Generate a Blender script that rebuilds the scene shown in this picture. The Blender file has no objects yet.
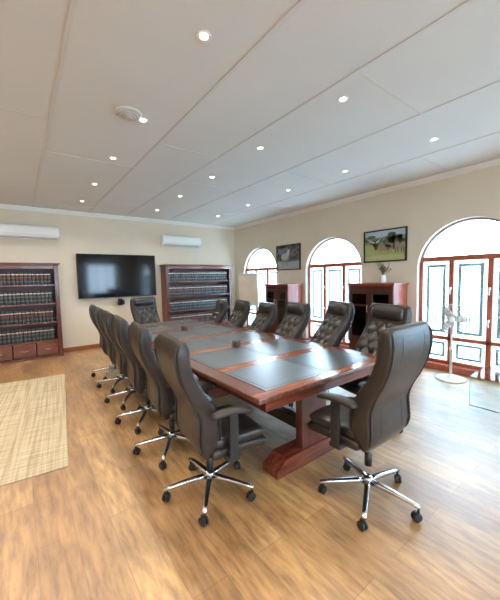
import bpy, bmesh, math, random
from mathutils import Vector, Matrix
random.seed(7)
PI = math.pi
sc = bpy.context.scene
COL = sc.collection

# ------------------------------------------------------------------ helpers
class MB:
    def __init__(s): s.v=[]; s.f=[]; s.m=[]; s.s=[]
    def add(s, vs, fs, mi=0, smooth=False):
        o=len(s.v); s.v += [tuple(v) for v in vs]
        for f in fs:
            s.f.append([i+o for i in f]); s.m.append(mi); s.s.append(smooth)
        return s
    def box(s, x0,x1,y0,y1,z0,z1, mi=0, bev=0.0, seg=2):
        x0,x1=min(x0,x1),max(x0,x1); y0,y1=min(y0,y1),max(y0,y1); z0,z1=min(z0,z1),max(z0,z1)
        vs=[(x,y,z) for x in (x0,x1) for y in (y0,y1) for z in (z0,z1)]
        fs=[(0,1,3,2),(4,6,7,5),(0,4,5,1),(2,3,7,6),(0,2,6,4),(1,5,7,3)]
        if bev<=0: return s.add(vs,fs,mi)
        bm=bmesh.new(); bv=[bm.verts.new(v) for v in vs]
        for f in fs: bm.faces.new([bv[i] for i in f])
        bev=min(bev,0.45*min(x1-x0,y1-y0,z1-z0))
        bmesh.ops.bevel(bm,geom=list(bm.edges),offset=bev,segments=seg,profile=0.5,affect='EDGES')
        bm.verts.index_update()
        s.add([v.co for v in bm.verts],[[v.index for v in f.verts] for f in bm.faces],mi,False)
        bm.free(); return s
    def obox(s, c, ax, ay, az, hx,hy,hz, mi=0):
        c=Vector(c); ax=Vector(ax).normalized(); ay=Vector(ay).normalized(); az=Vector(az).normalized()
        vs=[c+ax*i*hx+ay*j*hy+az*k*hz for i in (-1,1) for j in (-1,1) for k in (-1,1)]
        return s.add(vs,[(0,1,3,2),(4,6,7,5),(0,4,5,1),(2,3,7,6),(0,2,6,4),(1,5,7,3)],mi)
    def loft(s, rings, mi=0, smooth=True, cap=True, closed=False):
        n=len(rings[0]); vs=[p for r in rings for p in r]; fs=[]
        R=len(rings)
        for i in range(R if closed else R-1):
            a=i*n; b=((i+1)%R)*n
            for k in range(n):
                fs.append((a+k,a+(k+1)%n,b+(k+1)%n,b+k))
        s.add(vs,fs,mi,smooth)
        if cap and not closed:
            o=len(s.v)-len(vs)
            s.f.append([o+i for i in range(n)][::-1]); s.m.append(mi); s.s.append(smooth)
            s.f.append([o+(R-1)*n+i for i in range(n)]); s.m.append(mi); s.s.append(smooth)
        return s
    def tube(s, path, r, n=10, mi=0, closed=False, smooth=True, flat=1.0):
        P=[Vector(p) for p in path]; rings=[]; prev=None
        for i,p in enumerate(P):
            if closed: t=P[(i+1)%len(P)]-P[i-1]
            else: t=P[min(i+1,len(P)-1)]-P[max(i-1,0)]
            t.normalize()
            if prev is None:
                u=Vector((0,0,1)) if abs(t.z)<0.9 else Vector((1,0,0))
            else: u=prev
            u=(u-t*u.dot(t)).normalized(); prev=u; w=t.cross(u)
            rr=r[i] if isinstance(r,(list,tuple)) else r
            rings.append([p+u*(rr*flat*math.cos(2*PI*k/n))+w*(rr*math.sin(2*PI*k/n)) for k in range(n)])
        return s.loft(rings,mi,smooth,True,closed)
    def lathe(s, prof, n=24, c=(0,0,0), mi=0, smooth=True, axis='z'):
        rings=[]
        for r,z in prof:
            ring=[]
            for k in range(n):
                a=2*PI*k/n; q=(r*math.cos(a),r*math.sin(a),z)
                if axis=='x': q=(q[2],q[0],q[1])
                if axis=='y': q=(q[1],q[2],q[0])
                ring.append((q[0]+c[0],q[1]+c[1],q[2]+c[2]))
            rings.append(ring)
        return s.loft(rings,mi,smooth,True)
    def build(s, name, mats, parent=None, loc=None, rot=None):
        me=bpy.data.meshes.new(name)
        me.from_pydata(s.v,[],s.f)
        if not isinstance(mats,(list,tuple)): mats=[mats]
        for m in mats: me.materials.append(m)
        me.polygons.foreach_set('material_index',s.m)
        me.polygons.foreach_set('use_smooth',s.s)
        bm=bmesh.new(); bm.from_mesh(me); bmesh.ops.recalc_face_normals(bm,faces=bm.faces); bm.to_mesh(me); bm.free()
        me.update()
        o=bpy.data.objects.new(name,me); COL.objects.link(o)
        if parent is not None: o.parent=parent
        if loc is not None: o.location=loc
        if rot is not None: o.rotation_euler=rot
        return o

def tag(o,label,cat,group=None):
    o['label']=label; o['category']=cat
    if group: o['group']=group
    return o
def thing(name,label,cat,loc=(0,0,0),rz=0.0,group=None):
    o=bpy.data.objects.new(name,None); COL.objects.link(o)
    o.empty_display_size=0.1
    o.location=loc; o.rotation_euler=(0,0,rz)
    return tag(o,label,cat,group)
def struct(o): o['kind']='structure'; return o
def copy_tree(o,parent=None):
    c=o.copy(); COL.objects.link(c)
    if parent is not None: c.parent=parent
    for ch in list(o.children): copy_tree(ch,c)
    return c
def sgnpow(v,p): return math.copysign(abs(v)**p,v)
def supring(c,ex,ey,a,b,p=4.0,n=28):
    c=Vector(c); ex=Vector(ex); ey=Vector(ey)
    return [c+ex*(a*sgnpow(math.cos(2*PI*k/n),2/p))+ey*(b*sgnpow(math.sin(2*PI*k/n),2/p)) for k in range(n)]
def interp(tab,z):
    # tab: list of tuples sorted by descending key [0]; smooth (cosine-free Catmull) interpolation of the rest
    n=len(tab)
    if z>=tab[0][0]: return tab[0][1:]
    if z<=tab[-1][0]: return tab[-1][1:]
    for i in range(n-1):
        if tab[i][0]>=z>=tab[i+1][0]:
            t=(tab[i][0]-z)/(tab[i][0]-tab[i+1][0])
            p0=tab[max(i-1,0)];p1=tab[i];p2=tab[i+1];p3=tab[min(i+2,n-1)]
            return tuple(0.5*((2*p1[k])+(-p0[k]+p2[k])*t+(2*p0[k]-5*p1[k]+4*p2[k]-p3[k])*t*t+(-p0[k]+3*p1[k]-3*p2[k]+p3[k])*t**3) for k in range(1,len(p1)))

# ---------------------------------------------------------------- materials
def mat(name, col, rough=0.5, metal=0.0, spec=0.5, coat=0.0, coat_r=0.1, coat_ior=1.5, emit=None, es=0.0, bump=None, noise=None):
    """noise=(scale, amount, (sx,sy,sz)) mottles the base colour; bump=(scale,strength)"""
    m=bpy.data.materials.new(name); m.use_nodes=True; nt=m.node_tree; N=nt.nodes; L=nt.links
    b=N['Principled BSDF']
    b.inputs['Base Color'].default_value=(*col,1); b.inputs['Roughness'].default_value=rough
    b.inputs['Metallic'].default_value=metal; b.inputs['Specular IOR Level'].default_value=spec
    b.inputs['Coat Weight'].default_value=coat; b.inputs['Coat IOR'].default_value=coat_ior; b.inputs['Coat Roughness'].default_value=coat_r
    if emit: b.inputs['Emission Color'].default_value=(*emit,1); b.inputs['Emission Strength'].default_value=es
    if noise or bump:
        tc=N.new('ShaderNodeTexCoord')
    if noise:
        mp=N.new('ShaderNodeMapping'); mp.inputs['Scale'].default_value=noise[2] if len(noise)>2 else (1,1,1)
        nz=N.new('ShaderNodeTexNoise'); nz.inputs['Scale'].default_value=noise[0]; nz.inputs['Detail'].default_value=6
        L.new(tc.outputs['Object'],mp.inputs['Vector']); L.new(mp.outputs['Vector'],nz.inputs['Vector'])
        cr=N.new('ShaderNodeValToRGB'); e=cr.color_ramp.elements
        a=noise[1]
        e[0].position=0.3; e[0].color=(*[max(0,c*(1-a)) for c in col],1)
        e[1].position=0.7; e[1].color=(*[min(1,c*(1+a)) for c in col],1)
        L.new(nz.outputs['Fac'],cr.inputs['Fac']); L.new(cr.outputs['Color'],b.inputs['Base Color'])
    if bump:
        nb=N.new('ShaderNodeTexNoise'); nb.inputs['Scale'].default_value=bump[0]; nb.inputs['Detail'].default_value=4
        bp=N.new('ShaderNodeBump'); bp.inputs['Strength'].default_value=bump[1]; bp.inputs['Distance'].default_value=0.01
        L.new(tc.outputs['Object'],nb.inputs['Vector']); L.new(nb.outputs['Fac'],bp.inputs['Height']); L.new(bp.outputs['Normal'],b.inputs['Normal'])
    return m

M={}
M['wall']=mat('wall_paint',(0.735,0.645,0.51),0.85,spec=0.2,noise=(3,0.02),bump=(60,0.05))
M['reveal']=mat('reveal_skylit_white',(0.82,0.80,0.76),0.8,spec=0.2,bump=(60,0.05))  # wall paint made whiter: sky light on the reveals put into the colour
M['ceil']=mat('ceiling_board',(0.70,0.71,0.70),0.8,spec=0.2,noise=(1.2,0.025))
M['strip']=mat('ceiling_strip',(0.66,0.65,0.63),0.6)
M['cornice']=mat('cornice_white',(0.84,0.83,0.80),0.6)
M['mahog']=mat('mahogany',(0.115,0.026,0.013),0.28,coat=0.3,noise=(5,0.45,(6,0.7,6)))
M['mahog_x']=mat('mahogany_crosswise',(0.15,0.034,0.016),0.26,coat=0.3,noise=(5,0.45,(0.7,6,6)))
M['mahog_v']=mat('mahogany_upright',(0.105,0.022,0.012),0.3,coat=0.25,noise=(5,0.4,(6,6,0.6)))
M['tabletop']=mat('table_mahogany',(0.125,0.04,0.023),0.22,coat=0.4,coat_r=0.12,noise=(6,0.4,(5,0.7,5)))
M['tablex']=mat('table_cross_strip',(0.25,0.085,0.042),0.22,coat=0.4,coat_r=0.12,noise=(6,0.35,(0.7,5,5)))
M['case_in']=mat('bookcase_back',(0.09,0.022,0.013),0.45,noise=(4,0.35,(1,1,1)))
M['case_wood']=mat('bookcase_wood',(0.165,0.048,0.022),0.33,coat=0.2,noise=(4,0.35,(0.8,5,5)))
M['cabred']=mat('cabinet_lit_wood',(0.31,0.055,0.022),0.34,coat=0.25,noise=(4,0.3,(5,5,0.6)))  # redder, brighter than the doors: window light on the sides put into colour
M['winwood']=mat('window_wood',(0.36,0.09,0.042),0.4,coat=0.15,noise=(5,0.25,(5,5,0.7)))
M['skirt']=mat('skirting_wood',(0.30,0.085,0.035),0.4,noise=(4,0.3,(0.7,0.7,5)))
M['inlay']=mat('table_leather',(0.033,0.052,0.064),0.36,spec=1.0,coat=1.0,coat_r=0.33,coat_ior=1.9,noise=(9,0.25),bump=(180,0.06))
M['tool']=mat('leather_tooling',(0.018,0.013,0.010),0.4)
M['leather']=mat('chair_leather',(0.029,0.0205,0.016),0.34,spec=0.42,noise=(10,0.2),bump=(120,0.12))
M['leather2']=mat('chair_leather_pad',(0.018,0.0145,0.013),0.30,spec=0.65,noise=(10,0.2),bump=(90,0.15))
M['piping']=mat('chair_piping',(0.025,0.02,0.018),0.4,bump=(160,0.6))
M['plastic']=mat('black_plastic',(0.012,0.012,0.013),0.42)
M['chrome']=mat('chrome',(0.6,0.6,0.61),0.2,metal=1.0)
M['steel']=mat('steel',(0.6,0.58,0.55),0.3,metal=1.0)
M['white']=mat('white_plastic',(0.88,0.88,0.86),0.4)
M['white_g']=mat('pale_grey_plastic',(0.55,0.55,0.53),0.5)
M['dark']=mat('dark_slot',(0.05,0.05,0.05),0.6)
M['screen']=mat('tv_screen',(0.005,0.006,0.008),0.09,spec=0.4)
M['bezel']=mat('tv_bezel',(0.01,0.01,0.01),0.35)
M['book']=mat('book_cover',(0.017,0.022,0.022),0.45,noise=(30,0.3))
M['page']=mat('book_pages',(0.55,0.5,0.4),0.8)
M['bred']=mat('book_red_band',(0.19,0.045,0.03),0.5)
M['bwhite']=mat('book_white_band',(0.62,0.55,0.47),0.5)
M['bgrey']=mat('book_grey_label',(0.09,0.11,0.105),0.5)
M['paper']=mat('flipchart_paper',(0.74,0.64,0.50),0.8,noise=(5,0.08))
M['leaf']=mat('leaf',(0.07,0.14,0.05),0.5,noise=(20,0.4))
M['stem']=mat('stem',(0.10,0.13,0.05),0.6)
M['ceramic']=mat('white_ceramic',(0.82,0.82,0.78),0.2)
M['archgrey']=mat('arch_frame_paint',(0.30,0.25,0.23),0.5)
M['concrete']=mat('pale_paving',(0.62,0.61,0.58),0.9,noise=(2,0.1))
M['outwall']=mat('garden_wall_paint',(0.78,0.78,0.75),0.9,noise=(1,0.05))
M['pot']=mat('terracotta',(0.42,0.07,0.045),0.6)
M['teal']=mat('teal_lid',(0.06,0.11,0.11),0.35)
M['boxwood']=mat('small_box_wood',(0.10,0.035,0.022),0.35)
M['bulb']=mat('downlight_bulb',(1,0.95,0.85),0.4,emit=(1.0,0.9,0.74),es=22)
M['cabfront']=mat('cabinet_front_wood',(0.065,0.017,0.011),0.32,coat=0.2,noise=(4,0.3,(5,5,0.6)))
M['shadewood']=mat('shaded_stretcher_wood',(0.03,0.012,0.009),0.35)  # mahogany darkened: the shade beneath the table put into its colour
M['fangrey']=mat('fan_grille_grey',(0.34,0.34,0.34),0.45)
M['darkglass']=mat('cabinet_glass',(0.012,0.012,0.014),0.08,spec=0.5)

def mat_glass(name,tint,refl=1.0,rough=0.0):
    m=bpy.data.materials.new(name); m.use_nodes=True; nt=m.node_tree; N=nt.nodes; L=nt.links
    N.remove(N['Principled BSDF']); out=N['Material Output']
    t=N.new('ShaderNodeBsdfTransparent'); t.inputs['Color'].default_value=(*tint,1)
    g=N.new('ShaderNodeBsdfGlossy'); g.inputs['Roughness'].default_value=rough
    lw=N.new('ShaderNodeLayerWeight'); lw.inputs['Blend'].default_value=0.5
    pw=N.new('ShaderNodeMath'); pw.operation='POWER'; pw.inputs[1].default_value=5.0
    ml=N.new('ShaderNodeMath'); ml.operation='MULTIPLY_ADD'; ml.inputs[1].default_value=0.9*refl; ml.inputs[2].default_value=0.035*refl
    L.new(lw.outputs['Facing'],pw.inputs[0]); L.new(pw.outputs[0],ml.inputs[0])
    mx=N.new('ShaderNodeMixShader')
    L.new(ml.outputs[0],mx.inputs['Fac']); L.new(t.outputs[0],mx.inputs[1]); L.new(g.outputs[0],mx.inputs[2])
    L.new(mx.outputs[0],out.inputs['Surface']); return m
M['clear']=mat_glass('clear_glass',(0.96,0.99,0.985))
M['mat_clear']=mat_glass('clear_mat',(0.99,1.0,1.0),0.35,0.3)
M['smoked']=mat_glass('smoked_glass',(0.40,0.40,0.41))
M['fanglass']=mat_glass('fanlight_glass',(0.95,0.97,0.98))
M['green_edge']=mat('glass_edge',(0.12,0.17,0.18),0.2)
def mat_frost(name,col,frost,pattern=None,tint=(0.93,0.97,0.97)):
    m=bpy.data.materials.new(name); m.use_nodes=True; nt=m.node_tree; N=nt.nodes; L=nt.links
    N.remove(N['Principled BSDF']); out=N['Material Output']
    t=N.new('ShaderNodeBsdfTransparent'); t.inputs['Color'].default_value=(*tint,1)
    tl=N.new('ShaderNodeBsdfTranslucent'); tl.inputs['Color'].default_value=(*col,1)
    mx=N.new('ShaderNodeMixShader'); mx.inputs['Fac'].default_value=frost
    L.new(t.outputs[0],mx.inputs[1]); L.new(tl.outputs[0],mx.inputs[2])
    last=mx
    if pattern:
        tc=N.new('ShaderNodeTexCoord'); vo=N.new('ShaderNodeTexVoronoi'); vo.inputs['Scale'].default_value=pattern
        cr=N.new('ShaderNodeValToRGB'); cr.color_ramp.elements[0].position=0.42; cr.color_ramp.elements[1].position=0.7
        L.new(tc.outputs['Object'],vo.inputs['Vector']); L.new(vo.outputs['Distance'],cr.inputs['Fac'])
        d=N.new('ShaderNodeBsdfDiffuse'); d.inputs['Color'].default_value=(0.16,0.22,0.20,1)
        m2=N.new('ShaderNodeMixShader'); L.new(cr.outputs['Color'],m2.inputs['Fac'])
        L.new(d.outputs[0],m2.inputs[1]); L.new(mx.outputs[0],m2.inputs[2]); last=m2
    L.new(last.outputs[0],out.inputs['Surface']); return m
M['frost']=mat_frost('frosted_glass',(0.72,0.90,0.98),0.6,tint=(0.6,0.78,0.86))
M['frost_edge']=mat_frost('frosted_border_glass',(0.9,0.92,0.92),0.85,tint=(0.8,0.83,0.83))
M['etched']=mat_frost('etched_border_glass',(0.2,0.25,0.25),0.5,pattern=38,tint=(0.28,0.34,0.33))

def floor_mat():
    m=bpy.data.materials.new('oak_laminate'); m.use_nodes=True; nt=m.node_tree; N=nt.nodes; L=nt.links
    b=N['Principled BSDF']; b.inputs['Roughness'].default_value=0.42; b.inputs['Specular IOR Level'].default_value=0.7; b.inputs['Coat Weight'].default_value=0.9; b.inputs['Coat Roughness'].default_value=0.46; b.inputs['Coat IOR'].default_value=1.7
    tc=N.new('ShaderNodeTexCoord'); sp=N.new('ShaderNodeSeparateXYZ'); cb=N.new('ShaderNodeCombineXYZ')
    L.new(tc.outputs['Object'],sp.inputs[0]); L.new(sp.outputs['Y'],cb.inputs['X']); L.new(sp.outputs['X'],cb.inputs['Y'])
    br=N.new('ShaderNodeTexBrick'); L.new(cb.outputs[0],br.inputs['Vector'])
    br.inputs['Scale'].default_value=1.0; br.inputs['Brick Width'].default_value=1.25; br.inputs['Row Height'].default_value=0.19
    br.inputs['Mortar Size'].default_value=0.0022; br.inputs['Mortar Smooth'].default_value=0.3; br.inputs['Bias'].default_value=0.0
    br.offset=0.37; br.offset_frequency=2
    br.inputs['Color1'].default_value=(0.39,0.21,0.077,1); br.inputs['Color2'].default_value=(0.55,0.34,0.14,1); br.inputs['Mortar'].default_value=(0.26,0.15,0.07,1)
    mp=N.new('ShaderNodeMapping'); mp.inputs['Scale'].default_value=(1.0,6.5,1); L.new(cb.outputs[0],mp.inputs['Vector'])
    nz=N.new('ShaderNodeTexNoise'); nz.inputs['Scale'].default_value=4.0; nz.inputs['Detail'].default_value=12; nz.inputs['Roughness'].default_value=0.7; nz.inputs['Distortion'].default_value=0.25
    L.new(mp.outputs[0],nz.inputs['Vector'])
    cr=N.new('ShaderNodeValToRGB'); e=cr.color_ramp.elements
    e[0].position=0.36; e[0].color=(0.45,0.36,0.29,1); e[1].position=0.60; e[1].color=(1.08,1.06,1.0,1)
    L.new(nz.outputs['Fac'],cr.inputs['Fac'])
    n2=N.new('ShaderNodeTexNoise'); n2.inputs['Scale'].default_value=1.6; n2.inputs['Detail'].default_value=3
    mp2=N.new('ShaderNodeMapping'); mp2.inputs['Scale'].default_value=(1,2.2,1); L.new(cb.outputs[0],mp2.inputs['Vector']); L.new(mp2.outputs[0],n2.inputs['Vector'])
    cr2=N.new('ShaderNodeValToRGB'); cr2.color_ramp.elements[0].color=(0.68,0.63,0.57,1); cr2.color_ramp.elements[1].color=(1.12,1.1,1.06,1)
    cr2.color_ramp.elements[0].position=0.35; cr2.color_ramp.elements[1].position=0.65
    L.new(n2.outputs['Fac'],cr2.inputs['Fac'])
    m1=N.new('ShaderNodeMix'); m1.data_type='RGBA'; m1.blend_type='MULTIPLY'; m1.inputs[0].default_value=0.85
    L.new(br.outputs['Color'],m1.inputs[6]); L.new(cr.outputs['Color'],m1.inputs[7])
    m2=N.new('ShaderNodeMix'); m2.data_type='RGBA'; m2.blend_type='MULTIPLY'; m2.inputs[0].default_value=1.0
    L.new(m1.outputs[2],m2.inputs[6]); L.new(cr2.outputs['Color'],m2.inputs[7])
    L.new(m2.outputs[2],b.inputs['Base Color'])
    bp=N.new('ShaderNodeBump'); bp.inputs['Strength'].default_value=0.12; bp.inputs['Distance'].default_value=0.004
    L.new(nz.outputs['Fac'],bp.inputs['Height']); L.new(bp.outputs['Normal'],b.inputs['Normal'])
    return m
M['floor']=floor_mat()
def rug_mat():
    m=bpy.data.materials.new('woven_jute'); m.use_nodes=True; nt=m.node_tree; N=nt.nodes; L=nt.links
    b=N['Principled BSDF']; b.inputs['Roughness'].default_value=0.95; b.inputs['Specular IOR Level'].default_value=0.1
    tc=N.new('ShaderNodeTexCoord')
    mp=N.new('ShaderNodeMapping'); mp.inputs['Scale'].default_value=(45,1.0,1); L.new(tc.outputs['Object'],mp.inputs['Vector'])
    nz=N.new('ShaderNodeTexNoise'); nz.inputs['Scale'].default_value=1.0; nz.inputs['Detail'].default_value=5; L.new(mp.outputs[0],nz.inputs['Vector'])
    cr=N.new('ShaderNodeValToRGB'); e=cr.color_ramp.elements
    e[0].position=0.3; e[0].color=(0.36,0.285,0.185,1); e[1].position=0.6; e[1].color=(0.53,0.455,0.325,1)
    L.new(nz.outputs['Fac'],cr.inputs['Fac'])
    mp2=N.new('ShaderNodeMapping'); mp2.inputs['Scale'].default_value=(2.5,60,1); L.new(tc.outputs['Object'],mp2.inputs['Vector'])
    n2=N.new('ShaderNodeTexNoise'); n2.inputs['Scale'].default_value=1.0; n2.inputs['Detail'].default_value=3; L.new(mp2.outputs[0],n2.inputs['Vector'])
    cr2=N.new('ShaderNodeValToRGB'); cr2.color_ramp.elements[0].color=(0.8,0.78,0.74,1); cr2.color_ramp.elements[1].color=(1.1,1.1,1.1,1)
    cr2.color_ramp.elements[0].position=0.35; cr2.color_ramp.elements[1].position=0.6
    L.new(n2.outputs['Fac'],cr2.inputs['Fac'])
    m1=N.new('ShaderNodeMix'); m1.data_type='RGBA'; m1.blend_type='MULTIPLY'; m1.inputs[0].default_value=1.0
    L.new(cr.outputs['Color'],m1.inputs[6]); L.new(cr2.outputs['Color'],m1.inputs[7]); L.new(m1.outputs[2],b.inputs['Base Color'])
    ck=N.new('ShaderNodeTexNoise'); ck.inputs['Scale'].default_value=70
    bp=N.new('ShaderNodeBump'); bp.inputs['Strength'].default_value=0.6; bp.inputs['Distance'].default_value=0.008
    L.new(tc.outputs['Object'],ck.inputs['Vector']); L.new(ck.outputs['Fac'],bp.inputs['Height']); L.new(bp.outputs['Normal'],b.inputs['Normal'])
    return m
M['rug']=rug_mat()

# ------------------------------------------------------------------- camera
yaw,pitch,roll,FPX=math.radians(36.9619),math.radians(-4.0622),math.radians(1.2108),307.54
F=Vector((math.sin(yaw)*math.cos(pitch),math.cos(yaw)*math.cos(pitch),math.sin(pitch)))
R0=Vector((math.cos(yaw),-math.sin(yaw),0)); U0=R0.cross(F)
R_=R0*math.cos(roll)-U0*math.sin(roll); U_=R0*math.sin(roll)+U0*math.cos(roll)
cam=bpy.data.cameras.new('camera'); cam.sensor_fit='VERTICAL'; cam.sensor_height=36; cam.lens=FPX/600*36
cam.clip_start=0.05; cam.clip_end=200
co=bpy.data.objects.new('camera',cam); COL.objects.link(co)
mw=Matrix((R_,U_,-F)).transposed().to_4x4(); mw.translation=Vector((0,0,1.5)); co.matrix_world=mw
sc.camera=co

# -------------------------------------------------------------------- shell
XL,XR,YB,YF,HC=-3.2,5.2,-2.6,7.6,3.0
T=0.2
RW=0.71; ZS=1.59
WC={1:6.47,2:4.09,3:1.66,4:-0.8}
struct(MB().box(XL-T,XR+T,YB-T,YF+T,-0.1,0).build('floor',M['floor']))
struct(MB().box(XL-T,XR+T,YB-T,YF+T,HC,HC+0.12).build('ceiling',M['ceil']))
struct(MB().box(XL-T,XR+T,YF,YF+T,0,HC).build('wall_back',M['wall']))
struct(MB().box(XL-T,XL,YB,YF,0,HC).build('wall_left',M['wall']))
# rear wall: television mirrors the last gridded window, first two added for daylight
RZ0,RZ1=0.85,2.4
RWS=[(-2.5,-1.1),(0.2,1.6),(2.85,4.25)]
w=MB(); w.box(XL-T,XR+T,YB-T,YB,0,RZ0); w.box(XL-T,XR+T,YB-T,YB,RZ1,HC)
e=[XL-T]+[x for q in RWS for x in q]+[XR+T]
for i in range(0,len(e),2): w.box(e[i],e[i+1],YB-T,YB,RZ0,RZ1)
struct(w.build('wall_rear',M['wall']))
# right wall with arched openings
def arch_pts(c,n=36,r=RW,z0=0.0):
    p=[(c+r,z0)]+[(c+r*math.cos(PI*i/n),ZS+r*math.sin(PI*i/n)) for i in range(n+1)]+[(c-r,z0)]
    return p
bm=bmesh.new()
outline=[(YB,0.0)]
for k in (4,3,2,1):
    outline+=[(y,z) for y,z in reversed(arch_pts(WC[k]))]
outline+=[(YF,0.0),(YF,HC),(YB,HC)]
def face_at(x):
    vs=[bm.verts.new((x,y,z)) for y,z in outline]
    es=[bm.edges.new((vs[i],vs[(i+1)%len(vs)])) for i in range(len(vs))]
    bmesh.ops.triangle_fill(bm,use_beauty=True,edges=es)
    return vs
va=face_at(XR); vb=face_at(XR+T)
n=len(va)
for i in range(n):
    f=bm.faces.new((va[i],va[(i+1)%n],vb[(i+1)%n],vb[i]))
    y0,z0=outline[i]; y1,z1=outline[(i+1)%n]
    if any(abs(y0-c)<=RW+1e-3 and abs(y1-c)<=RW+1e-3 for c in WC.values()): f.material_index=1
bmesh.ops.recalc_face_normals(bm,faces=bm.faces)
me=bpy.data.meshes.new('wall_right'); bm.to_mesh(me); bm.free()
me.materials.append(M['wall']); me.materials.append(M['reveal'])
o=bpy.data.objects.new('wall_right',me); COL.objects.link(o); struct(o)

# cornices and skirting
def cornice_prof(d=0.06): return [(0,0),(d,0),(d*0.95,-0.015),(d*0.35,-0.055),(0.012,-0.075),(0,-0.075)]
w=MB(); pr=cornice_prof()
w.loft([[(x,YF-a,HC+b) for a,b in pr] for x in (XL,XR)],smooth=False); struct(w.build('trim_1',M['cornice']))
w=MB(); w.loft([[(XR-a,y,HC+b) for a,b in pr] for y in (YB,YF-0.06)],smooth=False); struct(w.build('trim_2',M['cornice']))
struct(MB().box(XL,XR,YF-0.018,YF,0,0.09,bev=0.004).build('baseboard_back',M['skirt']))
edges=[YB]
for k in (4,3,2,1): edges+=[WC[k]-RW,WC[k]+RW]
edges.append(YF-0.02)
w=MB()
for i in range(0,len(edges),2): w.box(XR-0.018,XR,edges[i],edges[i+1],0,0.09)
struct(w.build('baseboard_right',M['skirt']))
# cover strips on the ceiling board joints
w=MB(); J=[-1.7,-0.68,0.33,1.33,2.085,3.11,4.2]
for x in J: w.box(x-0.014,x+0.014,YB,YF-0.06,HC-0.006,HC)
cross={(-0.68,0.33):(0.9,3.45,6.0),(0.33,1.33):(-0.3,1.1,4.29,7.0),(1.33,2.085):(0.0,3.38,6.4),(2.085,3.11):(-0.5,1.4,4.45),(3.11,4.2):(-1.2,0.3,3.25,6.1),(4.2,5.14):(1.9,4.9),(-1.7,-0.68):(1.0,4.2)}
for (a,b),ys in cross.items():
    for y in ys: w.box(a+0.014,b-0.014,y-0.012,y+0.012,HC-0.005,HC)
struct(w.build('trim_3',M['strip']))

# ------------------------------------------------------------------ windows
FX0,FX1=XR+0.075,XR+0.145      # frame depth inside the opening
def window(k):
    c=WC[k]
    root=bpy.data.objects.new('window_%d'%k,None); COL.objects.link(root); struct(root); root.location=(0,c,0)
    ft=0.055
    f=MB()
    # jambs + arch as one swept frame
    out=arch_pts(0,40,RW-0.001,0.10); inn=[(y*(RW-ft)/RW if True else y, (ZS+(z-ZS)*(RW-ft)/RW) if z>ZS else z) for y,z in out]
    for s in (-1,1): f.box(FX0,FX1,s*(RW-0.001),s*(RW-ft),0.10,1.70,bev=0.004)
    f.build('window_frame',M['winwood'],root)
    ar=MB(); th=0.03; ri=RW-0.001; a1=math.asin((1.70-ZS)/ri)
    angs=[a1+(PI-2*a1)*i/40 for i in range(41)]
    ar.loft([[(FX0,ri*math.cos(t),ZS+ri*math.sin(t)),(FX1,ri*math.cos(t),ZS+ri*math.sin(t)),(FX1,(ri-th)*math.cos(t),ZS+(ri-th)*math.sin(t)),(FX0,(ri-th)*math.cos(t),ZS+(ri-th)*math.sin(t))] for t in angs],smooth=False)
    ar.build('arch_frame',M['archgrey'],root)
    MB().box(FX0-0.01,FX1,-RW+0.03,RW-0.03,1.70,1.775,bev=0.006).build('transom',M['winwood'],root)
    MB().box(FX0,FX1,-RW+ft,RW-ft,0.475,0.53,bev=0.005).build('rail',M['winwood'],root)
    MB().box(XR-0.02,FX1+0.01,-RW+0.002,RW-0.002,0.0,0.10,bev=0.008).build('threshold',M['winwood'],root)
    MB().box(FX0,FX1,-RW+ft,RW-ft,0.10,0.15,bev=0.005).build('rail',M['winwood'],root)
    ms=(-0.245,0.245); mw_=0.033
    for y in ms: MB().box(FX0,FX1,y-mw_,y+mw_,0.15,1.70,bev=0.006).build('mullion',M['winwood'],root)
    # fanlight
    fx=(FX0+FX1)/2
    r=RW-0.032
    zs=1.776
    a0=math.asin((zs-ZS)/r)
    pts=[(r*math.cos(a0+(PI-2*a0)*i/32),ZS+r*math.sin(a0+(PI-2*a0)*i/32)) for i in range(33)]
    g=MB(); g.loft([[(fx-0.003,y,z) for y,z in pts],[(fx+0.003,y,z) for y,z in pts]],smooth=False)
    g.build('fanlight_pane',M['fanglass'],root)
    spans=[(-RW+ft,ms[0]-mw_),(ms[0]+mw_,ms[1]-mw_),(ms[1]+mw_,RW-ft)]
    def pane(y0,y1,z0,z1,b1,b2,name):
        g=MB()
        def rect(d): return [(y0+d,z0+d),(y1-d,z0+d),(y1-d,z1-d),(y0+d,z1-d)]
        for d0,d1,mi in ((0,b1,0),(b1,b2,1)):
            A=rect(d0);B=rect(d1)
            for i in range(4):
                j=(i+1)%4
                q=[A[i],A[j],B[j],B[i]]
                g.add([(fx-0.003,y,z) for y,z in q]+[(fx+0.003,y,z) for y,z in q],[(0,1,2,3),(4,5,6,7)],mi)
        q=rect(b2); g.add([(fx-0.003,y,z) for y,z in q]+[(fx+0.003,y,z) for y,z in q],[(0,1,2,3),(4,5,6,7)],2)
        q=rect(0)
        for i in range(4):
            j=(i+1)%4
            g.add([(fx-0.003,*q[i]),(fx-0.003,*q[j]),(fx+0.003,*q[j]),(fx+0.003,*q[i])],[(0,1,2,3)],0)
        return g.build(name,[M['frost_edge'],M['etched'],M['frost']],root)
    for y0,y1 in spans:
        pane(y0,y1,0.53,1.70,0.05,0.093,'pane')
        pane(y0,y1,0.15,0.475,0.045,0.08,'lower_pane')
    for y in ms:
        for z in (0.82,1.28):
            h=MB().box(FX0-0.03,FX0,y-0.012,y+0.012,z-0.02,z+0.02,bev=0.004)
            h.tube([(FX0-0.03,y,z+0.012),(FX0-0.035,y,z-0.06),(FX0-0.028,y,z-0.09)],0.009,8)
            h.build('handle',M['white'],root)
    return root
for k in (1,2,3,4): window(k)
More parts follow.
